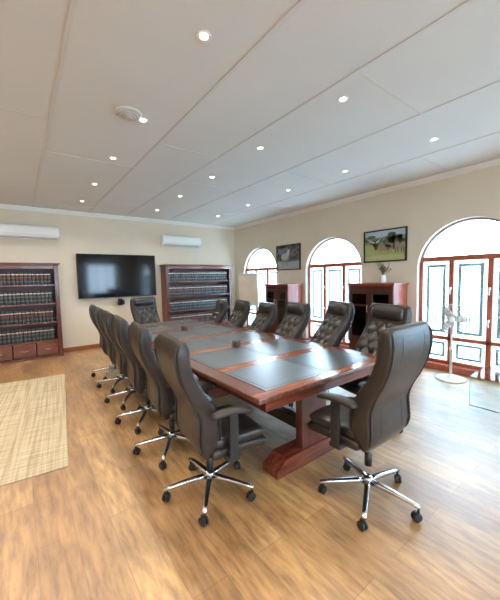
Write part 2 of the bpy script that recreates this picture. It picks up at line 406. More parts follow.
for k,(RX0,RX1) in enumerate(RWS):  # the first two are unseen windows added to brighten the room
    root=bpy.data.objects.new('window_%d'%(5+k),None); COL.objects.link(root); struct(root)
    f=MB()
    f.box(RX0,RX0+0.06,YB-0.14,YB-0.06,RZ0,RZ1); f.box(RX1-0.06,RX1,YB-0.14,YB-0.06,RZ0,RZ1)
    f.box(RX0+0.06,RX1-0.06,YB-0.14,YB-0.06,RZ0,RZ0+0.06); f.box(RX0+0.06,RX1-0.06,YB-0.14,YB-0.06,RZ1-0.06,RZ1)
    for i in (1,2): f.box(RX0+(RX1-RX0)/3*i-0.02,RX0+(RX1-RX0)/3*i+0.02,YB-0.13,YB-0.07,RZ0+0.06,RZ1-0.06)
    for z in (1.25,1.62,2.0): f.box(RX0+0.06,RX1-0.06,YB-0.125,YB-0.075,z-0.015,z+0.015)
    f.build('window_frame',M['winwood'],root)
    MB().box(RX0+0.06,RX1-0.06,YB-0.103,YB-0.097,RZ0+0.06,RZ1-0.06).build('pane',M['fanglass'],root)

# outside
g=MB(); g.box(XR+T,16,-9,16,-0.2,-0.06); g.box(-9,XR+T,-12,YB-T,-0.2,-0.06); struct(g.build('ground',M['concrete']))
struct(MB().box(9.0,9.2,-9,16,-0.06,1.9).build('garden_wall',M['outwall']))
p=MB(); p.lathe([(0.09,0),(0.10,0.01),(0.155,0.30),(0.17,0.30),(0.17,0.35),(0.15,0.35),(0.14,0.31),(0.0,0.31)],20)
tag(p.build('flower_pot',M['pot'],loc=(6.05,1.86,-0.06)),'red tapered flower pot standing outside, seen through the nearest arched window','pot')

# ------------------------------------------------------------ ceiling lights
XS=[-1.75,-0.36,1.03,2.39,3.83]; YS=[-0.75,0.45,1.71,2.9,4.05,5.27,6.5]
DLX={1.03:[1.011,1.029,1.022,1.038,1.049],2.39:[2.297,2.332,2.382,2.424,2.48],3.83:[3.79,3.833,3.811,3.874,3.924]}
DLY={1.03:[1.76,2.977,4.081,5.308,6.535],2.39:[1.68,2.845,4.033,5.249,6.544],3.83:[1.572,2.769,3.91,5.147,6.418]}
cols={-0.36:'',1.03:'left row',2.39:'middle row',3.83:'row nearest the windows'}
vis={1.03:5,2.39:5,3.83:5}
dl=None
def make_downlight():
    r=thing('downlight','','light')
    t=MB(); t.lathe([(0.0275,-0.002),(0.043,-0.010),(0.048,-0.004),(0.048,0.0),(0.0275,0.0)],28); t.build('trim_ring',M['white'],r)
    b=MB(); b.lathe([(0.0,-0.0055),(0.022,-0.0055),(0.027,-0.0015),(0.027,0.0),(0.0,0.0)],24); b.build('bulb',M['bulb'],r)
    return r
ordn=['nearest the camera','second from the camera','third from the camera','fourth from the camera','farthest from the camera']
for x in XS:
    x0=x
    for j,y in enumerate(YS):
        x=x0
        if y>1 and x>1: x,y=DLX[x0][j-2],DLY[x0][j-2]
        if y>1 and x>1:
            d=make_downlight() if dl is None else copy_tree(dl)
            if dl is None: dl=d
            d.location=(x,y,HC)
            tag(d,'small round recessed ceiling downlight in the %s, %s'%(cols[x0],ordn[j-2]),'light','recessed ceiling downlights')
        l=bpy.data.lights.new('downlight_lamp','SPOT'); l.energy={-1.75:42,-0.36:42,1.03:36,2.39:24,3.83:9}[x0]
        l.color=(1.0,0.90,0.76); l.spot_size=math.radians(140); l.spot_blend=0.9; l.shadow_soft_size=0.03
        lo=bpy.data.objects.new('downlight_lamp',l); COL.objects.link(lo); lo.location=(x,y,HC-0.03)
v=MB(); v.lathe([(0.105,0.0),(0.105,-0.014),(0.097,-0.02),(0.082,-0.02),(0.082,-0.031),(0.06,-0.031),(0.06,-0.042),(0.036,-0.042),(0.036,-0.052),(0.0,-0.052)],36,smooth=False)
vr=thing('ceiling_vent','round stepped pale vent on the ceiling beside a downlight','vent',(0.885,2.93,HC))
v.build('diffuser',M['white_g'],vr)
MB().lathe([(0.114,0.0),(0.114,-0.006),(0.1055,-0.008),(0.1055,0.0)],36).build('rim',M['white'],vr)

# --------------------------------------------------------------- wall things
def air_con(name,label,x0,x1,z0,z1):
    r=thing(name,label,'air conditioner',((x0+x1)/2,YF,z0),0,'wall air conditioners'); hw=(x1-x0)/2; h=z1-z0; d=0.21
    pr=[(0,0.02),(0,h),(-d*0.86,h),(-d*0.95,h-0.012),(-d,h-0.04),(-d,0.085),(-d*0.93,0.055),(-d*0.55,0.0),(-d*0.1,0.0)]
    b=MB(); b.loft([[(s*hw,y,z) for y,z in pr] for s in (-1,-0.985)]+[[(s*hw,y,z) for y,z in pr] for s in (0.985,1)],smooth=False)
    b.build('body',M['white'],r)
    MB().obox((0,-d*0.765,0.022),(1,0,0),(0,-0.38,0.055),(0,-0.055,-0.38),hw*0.93,0.042,0.006).build('louvre',M['white_g'],r)
    MB().box(-hw*0.96,hw*0.96,-d-0.001,-d+0.003,0.088,0.092).build('panel_seam',M['white_g'],r)
    MB().box(-hw*0.93,hw*0.93,-d*0.8,-d*0.1,h-0.002,h+0.004).build('air_inlet',M['white_g'],r)
air_con('air_conditioner','white wall air conditioner above the left bookcase',-0.27,0.735,2.36,2.615)
air_con('air_conditioner','white wall air conditioner above the corner bookcase right of the television',2.93,3.965,2.355,2.605)

tv=thing('television','large black flat television mounted on the back wall','television',(1.885,YF,1.615))
MB().box(-0.855,0.855,-0.10,-0.055,-0.49,0.49,bev=0.006).build('bezel',M['bezel'],tv)
MB().box(-0.843,0.843,-0.1025,-0.1,-0.474,0.478).build('screen',M['screen'],tv)
MB().box(-0.3,0.3,-0.056,0,-0.25,0.25).build('wall_mount',M['plastic'],tv)
br=thing('wall_bracket','small black bracket on the wall just below the television','bracket',(1.90,YF,1.02))
MB().box(-0.05,0.05,-0.02,0,-0.09,0.06,bev=0.004).build('plate',M['plastic'],br)
for s in (-1,1): MB().box(s*0.05-0.018,s*0.05+0.018,-0.12,-0.02,-0.07,0.0 if s<0 else 0.04,bev=0.004).build('arm',M['plastic'],br)
MB().tube([(-0.02,-0.012,0.06),(-0.03,-0.014,0.10),(-0.02,-0.012,0.14)],0.006,8).build('cable',M['plastic'],br)

# pictures
def picture(label,yc,zc,wd,hd,kind):
    r=thing('framed_picture',label,'picture',(XR,yc,zc),0,'framed wildlife photographs')
    # local: y along wall, -x out of the wall. picture u runs left->right = +y -> -y
    f=MB(); t=0.022
    f.box(-0.03,0,-wd/2,wd/2,hd/2-t,hd/2); f.box(-0.03,0,-wd/2,wd/2,-hd/2,-hd/2+t)
    f.box(-0.03,0,-wd/2,-wd/2+t,-hd/2+t,hd/2-t); f.box(-0.03,0,wd/2-t,wd/2,-hd/2+t,hd/2-t)
    f.build('picture_frame',M['plastic'],r)
    W=wd/2-t; Hh=hd/2-t
    g=MB()
    def poly(pts,mi,layer):
        x=-0.016-0.0006*layer
        g.add([(x,-(u*2-1)*W,(v*2-1)*Hh) for u,v in pts],[tuple(range(len(pts)))],mi)
    def ell(cu,cv,a,b,mi,layer,n=18,rot=0):
        poly([(cu+a*math.cos(t_)*math.cos(rot)-b*math.sin(t_)*math.sin(rot),cv+a*math.cos(t_)*math.sin(rot)*W/Hh+b*math.sin(t_)*math.cos(rot)) for t_ in [2*PI*i/n for i in range(n)]],mi,layer)
    rnd=random.Random(3 if kind=='colour' else 5)
    poly([(0,0.0),(1,0.0),(1,1),(0,1)],0,0)
    if kind=='colour':
        pal=[(0.42,0.52,0.62),(0.22,0.27,0.22),(0.34,0.40,0.13),(0.10,0.14,0.07),(0.33,0.22,0.17),(0.14,0.08,0.06),(0.65,0.60,0.52),(0.45,0.46,0.22)]
        poly([(0,0),(1,0),(1,0.80),(0.7,0.86),(0.4,0.78),(0,0.84)],1,1)
        poly([(0,0),(1,0),(1,0.52),(0.5,0.50),(0,0.56)],2,2)
        poly([(0,0),(1,0),(1,0.16),(0.45,0.2),(0,0.14)],7,3)
        for _ in range(26): ell(rnd.uniform(0,1),rnd.uniform(0.55,0.75),rnd.uniform(0.03,0.08),rnd.uniform(0.04,0.09),3,4)
        ell(0.68,0.86,0.10,0.07,3,4); ell(0.73,0.72,0.07,0.12,3,4); ell(0.17,0.82,0.11,0.06,3,4)
        # long-horned cattle
        ell(0.52,0.44,0.17,0.10,4,6); ell(0.84,0.44,0.13,0.10,4,6); ell(0.62,0.5,0.10,0.08,4,6)
        ell(0.29,0.50,0.055,0.14,5,7); ell(0.27,0.57,0.035,0.10,5,7)
        for u in (0.36,0.42,0.6,0.66,0.76,0.82,0.9,0.95): poly([(u,0.40),(u+0.025,0.40),(u+0.02,0.24),(u+0.003,0.24)],4 if u<0.7 else 5,6)
        ell(0.73,0.45,0.03,0.10,5,7)
        for pts in ([(0.25,0.62),(0.15,0.68),(0.05,0.78)],[(0.29,0.62),(0.38,0.70),(0.44,0.82)]):
            for (a,b),(c,d),t0,t1 in ((pts[0],pts[1],0.028,0.022),(pts[1],pts[2],0.022,0.008)):
                poly([(a,b-t0),(c,d-t1),(c,d+t1),(a,b+t0)],6,8)
    else:
        pal=[(0.16,0.17,0.17),(0.08,0.085,0.09),(0.40,0.41,0.40),(0.24,0.24,0.24),(0.5,0.5,0.49),(0.10,0.10,0.10),(0.55,0.54,0.52),(0.3,0.3,0.3)]
        poly([(0,0),(1,0),(1,0.34),(0.5,0.30),(0,0.36)],2,2)
        for _ in range(30): ell(rnd.uniform(0,1),rnd.uniform(0.4,1.0),rnd.uniform(0.04,0.09),rnd.uniform(0.04,0.1),1,3)
        ell(0.36,0.52,0.17,0.15,4,6); ell(0.50,0.66,0.07,0.11,4,6); ell(0.53,0.78,0.045,0.06,6,7)
        for u in (0.22,0.29,0.42,0.48): poly([(u,0.45),(u+0.035,0.45),(u+0.03,0.14),(u+0.005,0.14)],3,6)
        for pts in ([(0.5,0.82),(0.45,0.9)],[(0.56,0.82),(0.62,0.9)]):
            (a,b),(c,d)=pts; poly([(a,b-0.02),(c,d-0.01),(c,d+0.01),(a,b+0.02)],6,8)
    mats=[mat('print_%s_%d'%(kind,i),c,0.5) for i,c in enumerate(pal)]
    # clip to the frame
    for i,(x,y,z) in enumerate(g.v): g.v[i]=(x,max(-W,min(W,y)),max(-Hh,min(Hh,z)))
    g.build('print',mats,r)
    MB().box(-0.012,-0.004,-W,W,-Hh,Hh).build('backing',M['white_g'],r)
picture('framed colour photograph of long-horned cattle on grass, hung over the cabinet with the plant',2.93,2.02,0.79,0.565,'colour')
picture('framed black and white photograph of an animal, hung between the two farther windows',5.345,1.975,0.80,0.60,'grey')

# ---------------------------------------------------------------- bookcases
book_kinds=[]
def make_book(kind):
    h=0.245 if kind==0 else 0.24; wd=0.061; d=0.185
    b=MB()
    hw=wd/2
    # cover with rounded spine (front = -y)
    n=6
    sec=[(hw,d)]+[(hw*math.cos(PI*i/n),-0.012*math.sin(PI*i/n)) for i in range(n+1)]+[(-hw,d)]
    def shell(z0,z1,mi,off=0.0):
        b.loft([[(x*(1+off),y-(0.0012 if off else 0) ,z) for x,y in sec] for z in (z0,z1)],mi,False)
    bands=[(0,0.05,0),(0.05,0.075,4),(0.075,0.125,0),(0.125,0.15,4 if kind==0 else 2),(0.15,0.178,0),(0.178,0.192,2),(0.192,0.207,3),(0.207,h,0)]
    for z0,z1,mi in bands: shell(z0,z1,mi)
    b.box(-hw+0.004,hw-0.004,0.004,d-0.004,h,h+0.0006,1)
    return b
BK=[None,None]
shelf_names=['top','second','third','bottom']
BOOKS=[]
def bookcase(label,x0,x1,nd,which,skip_below=0):
    W=x1-x0; D=0.31; H=1.88; y0=YF-0.02-D
    r=thing('bookcase',label,'bookcase',((x0+x1)/2,YF-0.02,0)); hw=W/2
    st=0.075
    for s in (-1,1):
        MB().box(s*hw,s*(hw-0.03),-D,0,0,H-0.05).build('side_panel',M['case_wood'],r)
        MB().box(s*hw,s*(hw-st),-D-0.018,-D,0.0,H-0.05,bev=0.005).build('stile',M['mahog_v'],r)
    MB().box(-hw+0.03,hw-0.03,-0.015,0,0.05,H-0.05).build('back_panel',M['case_in'],r)
    c=MB(); c.box(-hw-0.035,hw+0.035,-D-0.06,0,H-0.022,H,bev=0.006); c.box(-hw-0.015,hw+0.015,-D-0.04,0,H-0.05,H-0.022,bev=0.008)
    c.box(-hw+0.0765,hw-0.0765,-D-0.018,-D+0.01,H-0.11,H-0.05)
    c.build('cornice',M['case_wood'],r)
    zs=[1.46,1.09,0.72,0.35]
    for z in zs: MB().box(-hw+0.03,hw-0.03,-D,-0.015,z-0.03,z,bev=0.004).build('shelf',M['case_wood'],r)
    MB().box(-hw+0.03,hw-0.03,-D-0.01,-0.02,0,0.05).build('plinth',M['mahog'],r)
    dw=(W-2*st)/nd
    for i in range(nd):
        a=-hw+st+i*dw
        d=MB(); d.box(a+0.008,a+dw-0.008,-D-0.012,-0.03,0.06,0.315,bev=0.004)
        # raised field frame on the front
        for q in ((a+0.02,a+dw-0.02,0.27,0.295),(a+0.02,a+dw-0.02,0.08,0.105),(a+0.02,a+0.045,0.105,0.27),(a+dw-0.045,a+dw-0.02,0.105,0.27)):
            d.box(q[0],q[1],-D-0.02,-D-0.012,q[2],q[3])
        d=d.build('drawer',M['case_wood'],r)
        xc=a+dw/2
        MB().tube([(xc-0.05,-D-0.012,0.19),(xc-0.045,-D-0.032,0.185),(xc,-D-0.036,0.182),(xc+0.045,-D-0.032,0.185),(xc+0.05,-D-0.012,0.19)],0.005,8).build('handle',M['steel'],d)
    # books
    pitch=0.0636; nb=int((W-2*st-0.02)/pitch)
    for k,z in enumerate(zs):
        kind=0 if (k+which)%2 else 1
        for i in range(nb):
            if BK[kind] is None:
                BK[kind]=make_book(kind).build('law_book',[M['book'],M['page'],M['bred'],M['bwhite'],M['bgrey']]); b=BK[kind]
            else:
                b=BK[kind].copy(); COL.objects.link(b)
            b.location=(x0+st+0.045+i*pitch,y0+0.045+random.uniform(-0.004,0.004),z)
            b.scale=(1,1,random.choice((1,1,1,0.985,1.01)))
            nm='left bookcase' if which==0 else 'bookcase in the corner'
            tag(b,'dark law volume with pale and red spine bands, %s shelf of %s'%(shelf_names[k],nm.replace('bookcase in the corner','corner bookcase')),'book','law books on the %s shelf of the %s'%(shelf_names[k],nm))
bookcase('dark reddish wooden bookcase of law books with drawers below, left of the television',-1.33,0.665,5,0)
bookcase('wooden bookcase of law books behind the table, in the corner right of the television',2.90,4.82,5,1)

# ----------------------------------------------------------------- cabinets
def cabinet(label,y0,y1,H):
    D=0.44; W=y1-y0
    r=thing('display_cabinet',label,'cabinet',(XR-0.02,(y0+y1)/2,0)); hw=W/2
    t=0.03
    for s in (-1,1): MB().box(-D,0,s*hw,s*(hw-t),0.06,H-0.035).build('side_panel',M['cabred'],r)
    MB().box(-0.015,0,-hw+t,hw-t,0.06,H-0.035).build('back_panel',M['case_in'],r)
    MB().box(-D+0.02,0,-hw+0.02,hw-0.02,0,0.06).build('plinth',M['mahog_v'],r)
    c=MB(); c.box(-D-0.045,0,-hw-0.035,hw+0.035,H-0.025,H,bev=0.006); c.box(-D-0.02,0,-hw-0.015,hw+0.015,H-0.05,H-0.025,bev=0.006)
    c.build('cornice',M['cabred'],r)
    MB().box(-D,-0.015,-hw+t,hw-t,0.06,0.085).build('shelf',M['case_in'],r)
    for z in (0.42,0.75,1.06): MB().box(-D+0.03,-0.015,-hw+t,hw-t,z-0.02,z).build('shelf',M['case_wood'],r)
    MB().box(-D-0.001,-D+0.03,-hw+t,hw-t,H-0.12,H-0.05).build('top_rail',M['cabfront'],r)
    for s in (-1,1):
        a,b=(0.003,hw-0.012) if s>0 else (-hw+0.012,-0.003)
        z0,z1=0.09,H-0.125
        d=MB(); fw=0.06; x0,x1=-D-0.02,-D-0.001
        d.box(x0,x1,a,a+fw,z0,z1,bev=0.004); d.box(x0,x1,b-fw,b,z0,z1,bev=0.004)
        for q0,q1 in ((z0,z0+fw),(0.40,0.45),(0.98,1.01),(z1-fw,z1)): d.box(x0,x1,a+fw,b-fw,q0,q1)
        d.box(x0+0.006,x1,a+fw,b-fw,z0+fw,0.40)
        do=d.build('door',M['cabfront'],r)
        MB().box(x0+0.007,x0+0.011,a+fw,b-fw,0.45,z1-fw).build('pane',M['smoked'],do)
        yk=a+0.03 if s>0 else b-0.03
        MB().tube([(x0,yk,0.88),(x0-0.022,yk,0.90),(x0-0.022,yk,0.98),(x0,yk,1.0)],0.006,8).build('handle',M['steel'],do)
    return r
cabinet('dark red glazed cabinet with a plant on top, between the two nearer windows',2.515,3.335,1.375)
cabinet('dark red glazed cabinet without a plant, between the two farther windows',4.90,5.66,1.35)

# plant in a vase
pl=thing('vase_of_foliage','small green leafy plant in a white vase on top of the red cabinet','plant',(4.95,2.81,1.375))
MB().lathe([(0.0,0.0),(0.042,0.0),(0.048,0.02),(0.046,0.09),(0.036,0.115),(0.038,0.13),(0.030,0.13),(0.028,0.11),(0.0,0.11)],24).build('vase',M['ceramic'],pl)
lf=MB(); sm=MB(); rnd=random.Random(11)
for i in range(15):
    a=rnd.uniform(0,2*PI); sp=rnd.uniform(0.02,0.12); hh=rnd.uniform(0.2,0.34)
    tip=Vector((sp*math.cos(a),sp*math.sin(a),hh)); base=Vector((0.01*math.cos(a),0.01*math.sin(a),0.11)); mid=(tip+base)/2+Vector((0,0,0.02))
    sm.tube([base,mid,tip],0.0022,5)
    for q in (0.5,0.62,0.75,0.88,1.0):
        p=base.lerp(tip,q)
        for s in (-1,1):
            b=a+s*rnd.uniform(0.5,1.5); L_=rnd.uniform(0.03,0.055); d=Vector((math.cos(b),math.sin(b),rnd.uniform(0.0,0.6))).normalized(); sd=d.cross(Vector((0,0,1))).normalized()*L_*0.28
            lf.add([p,p+d*L_*0.5+sd+Vector((0,0,0.004)),p+d*L_,p+d*L_*0.5-sd+Vector((0,0,0.004))],[(0,1,2,3)],0)
sm.build('stem',M['stem'],pl); lf.build('foliage',M['leaf'],pl)

# flip chart
fc=thing('flipchart_easel','beige paper flip chart on an easel in the far corner before the farthest window','flip chart',(4.58,6.13,0),math.atan2(-0.55,0.4))
MB().obox((0,0,1.22),(1,0,0),(0,1,0.12),(0,-0.12,1),0.245,0.012,0.40).build('board',M['white'],fc)
MB().obox((-0.012,-0.016,1.20),(1,0,0),(0,1,0.12),(0,-0.12,1),0.225,0.004,0.375).build('paper_pad',M['paper'],fc)
MB().obox((0,-0.062,1.585),(1,0,0),(0,1,0.12),(0,-0.12,1),0.235,0.012,0.018).build('clamp_bar',M['white_g'],fc)
for s in (-1,1): MB().tube([(s*0.2,0.05,1.0),(s*0.28,0.17-0.30,0.0)],0.012,8).build('leg',M['white_g'],fc)
MB().tube([(0,0.03,1.45),(0,0.42,0.0)],0.012,8).build('leg',M['white_g'],fc)
MB().box(-0.22,0.22,0.0,0.06,0.80,0.815).build('tray',M['white_g'],fc)

# fan
fn=thing('pedestal_fan','white pedestal fan standing in front of the nearest arched window','fan',(4.86,1.73,0),math.atan2(-4.86,1.73))
MB().lathe([(0,0),(0.19,0),(0.195,0.012),(0.18,0.024),(0.05,0.036),(0.03,0.07),(0.0,0.07)],36).build('base',M['white'],fn)
MB().lathe([(0.017,0.03),(0.017,0.42),(0.023,0.42),(0.023,0.46),(0.012,0.46),(0.012,0.76)],14).build('pole',M['white'],fn)
# head faces local -y... built along y
hz=0.875
hd=MB(); hd.lathe([(0.0,0.14),(0.05,0.135),(0.06,0.10),(0.06,0.03),(0.045,0.0),(0,0.0)],20,(0,-0.02,hz),axis='y'); hd.box(-0.025,0.025,0.0,0.05,0.74,hz-0.05,bev=0.005)
hd.build('motor',M['white'],fn)
gr=MB()
def ringy(r,y): return [(r*math.cos(2*PI*i/40),y,hz+r*math.sin(2*PI*i/40)) for i in range(40)]
gr.tube(ringy(0.20,-0.07),0.008,6,closed=True)
for r,y in ((0.17,-0.108),(0.12,-0.118),(0.07,-0.122)): gr.tube(ringy(r,y),0.0032,5,closed=True)
for r,y in ((0.17,-0.035),(0.11,-0.022)): gr.tube(ringy(r,y),0.0032,5,closed=True)
for i in range(28):
    a=2*PI*i/28; c,s_=math.cos(a),math.sin(a)
    gr.tube([(0.2*c,-0.07,hz+0.2*s_),(0.17*c,-0.108,hz+0.17*s_),(0.04*c,-0.123,hz+0.04*s_)],0.0026,4)
    gr.tube([(0.2*c,-0.07,hz+0.2*s_),(0.17*c,-0.035,hz+0.17*s_),(0.05*c,-0.018,hz+0.05*s_)],0.0026,4)
MB().lathe([(0.0,-0.13),(0.035,-0.128),(0.042,-0.12),(0.0,-0.118)],20,(0,0,hz),axis='y').build('grille_cap',M['white'],fn)
gr.build('grille',M['fangrey'],fn)
for k in range(3):
    b=MB(); g=[]
    for i in range(7):
        rr=0.035+0.14*i/6; wd=0.024+0.034*math.sin(PI*min(1,i/6*0.75+0.15))
        for j in range(5):
            t=(j/4-0.5)*2; a=2*PI*k/3+t*wd/max(rr,0.06)*0.8
            g.append((rr*math.cos(a),-0.07+t*0.018,hz+rr*math.sin(a)))
    b.add(g,[(i*5+j,i*5+j+1,(i+1)*5+j+1,(i+1)*5+j) for i in range(6) for j in range(4)],0,True)
    bo=b.build('blade',M['white'],fn)
    md=bo.modifiers.new('s','SOLIDIFY'); md.thickness=0.003
MB().lathe([(0,-0.1),(0.03,-0.098),(0.036,-0.05),(0,-0.045)],18,(0,0,hz),axis='y').build('hub',M['white'],fn)

# clear glass low table
gt=thing('glass_table','clear glass low side table on the floor in front of the white fan','table',(4.04,0.9,0))
MB().box(0,0.62,-0.42,0.34,0.335,0.347).build('tabletop',M['clear'],gt)
for x in (0.0,0.60):
    MB().box(x,x+0.012,-0.40,0.34,0.0,0.335).build('side_panel',M['clear'],gt)
e=MB()
e.box(-0.0015,0.0,0.3385,0.3415,0.0,0.335); e.box(-0.002,0.0135,-0.40,0.34,0.0,0.004)
e.build('panel_edge',M['green_edge'],gt)
# rug
ang=math.atan2(0.525-0.244,5.751-2.824)
rg=MB(); rg.box(-2.3,0,0,2.94,0,0.011,bev=0.004)
tag(rg.build('rug',M['rug'],loc=(0.244,2.824,0),rot=(0,0,-ang)),'woven beige rug lying on the wooden floor at left','rug')

# ------------------------------------------------------------ conference table
TX0,TX1,TY0,TY1,TZ=1.13,2.65,1.43,5.32,0.76
tb=thing('conference_table','long polished mahogany conference table with dark leather panels, ringed by chairs','table',((TX0+TX1)/2,(TY0+TY1)/2,0))
hx=(TX1-TX0)/2; hy=(TY1-TY0)/2; yc=(TY0+TY1)/2
top=MB(); top.box(-hx,hx,-hy,hy,0.722,TZ-0.003,bev=0.008)
top.build('tabletop',M['tabletop'],tb)
bands=[1.43,2.10,2.80,3.49,4.20,4.82,5.32]
# cross strips flush on the top
for i in range(1,6):
    y=bands[i]-yc
    MB().box(-hx+0.125,hx-0.125,y-0.062,y+0.062,TZ-0.004,TZ-0.0005).build('cross_strip',M['tablex'],tb)
for s in (-1,1):
    y=(TY0 if s<0 else TY1)-yc
    MB().box(-hx+0.006,hx-0.006,y-s*0.006,y-s*0.085,TZ-0.004,TZ-0.0005).build('end_strip',M['tablex'],tb)
for i in range(6):
    y0=(bands[i]+(0.088 if i==0 else 0.064))-yc; y1=(bands[i+1]-(0.088 if i==5 else 0.064))-yc
    for x0,x1 in ((-hx+0.128,-0.004),(0.004,hx-0.128)):
        p=MB()
        def rect(d): return [(x0+d,y0+d),(x1-d,y0+d),(x1-d,y1-d),(x0+d,y1-d)]
        for d0,d1,mi in ((0,0.028,0),(0.028,0.033,1)):
            A=rect(d0);B=rect(d1)
            for q in range(4):
                j=(q+1)%4
                p.add([(*A[q],TZ),(*A[j],TZ),(*B[j],TZ),(*B[q],TZ)],[(0,1,2,3)],mi)
        p.add([(*q,TZ) for q in rect(0.033)],[(0,1,2,3)],0)
        q=rect(0)
        p.add([(*a,TZ) for a in q]+[(*a,TZ-0.004) for a in q],[(0,1,5,4),(1,2,6,5),(2,3,7,6),(3,0,4,7)],1)
        p.build('leather_panel',[M['inlay'],M['tool']],tb)
ap=MB(); a=0.085
ap.box(-hx+a,hx-a,-hy+0.04,-hy+0.07,0.645,0.722); ap.box(-hx+a,hx-a,hy-0.07,hy-0.04,0.645,0.722)
ap.box(-hx+a,-hx+a+0.03,-hy+0.07,hy-0.07,0.645,0.722); ap.box(hx-a-0.03,hx-a,-hy+0.07,hy-0.07,0.645,0.722)
ap.build('apron',M['mahog_x'],tb)
peds=[1.72,3.375,5.03]
for y in peds:
    y-=yc
    pd=MB(); pd.box(-0.15,0.15,y-0.06,y+0.01,0.10,0.66,bev=0.006); pd.box(-0.5,0.5,y-0.05,y+0.05,0.66,0.722,bev=0.004)
    p=pd.build('pedestal',M['mahog_v'],tb)
    ft=MB(); pr=[(-0.44,0.0),(0.44,0.0),(0.44,0.055),(0.33,0.125),(-0.33,0.125),(-0.44,0.055)]
    ft.loft([[(x,y+d,z) for x,z in pr] for d in (-0.085,0.085)],smooth=False)
    ft.build('foot',M['mahog_x'],p)
for i in range(2):
    st=MB(); st.box(-0.04,0.04,peds[i]-yc+0.06,peds[i+1]-yc-0.06,0.19,0.29,bev=0.005); st.build('stretcher',M['shadewood'],tb)

for nm,lb,x,y,s,bx in (('coaster_box','small box with a teal top on the middle of the conference table',1.85,2.72,1.0,'teal'),('coaster_box','small dark brown box near the far end of the conference table',1.90,4.13,1.0,'boxwood')):
    r=thing(nm,lb,'box',(x,y,TZ),0.5 if bx=='teal' else 0.2,'small boxes on the table')
    MB().box(-0.034,0.034,-0.034,0.034,0,0.05,bev=0.004).build('body',M['boxwood'],r)
    MB().box(-0.036,0.036,-0.036,0.036,0.05,0.075 if bx=='teal' else 0.062,bev=0.004).build('lid',M[bx],r)

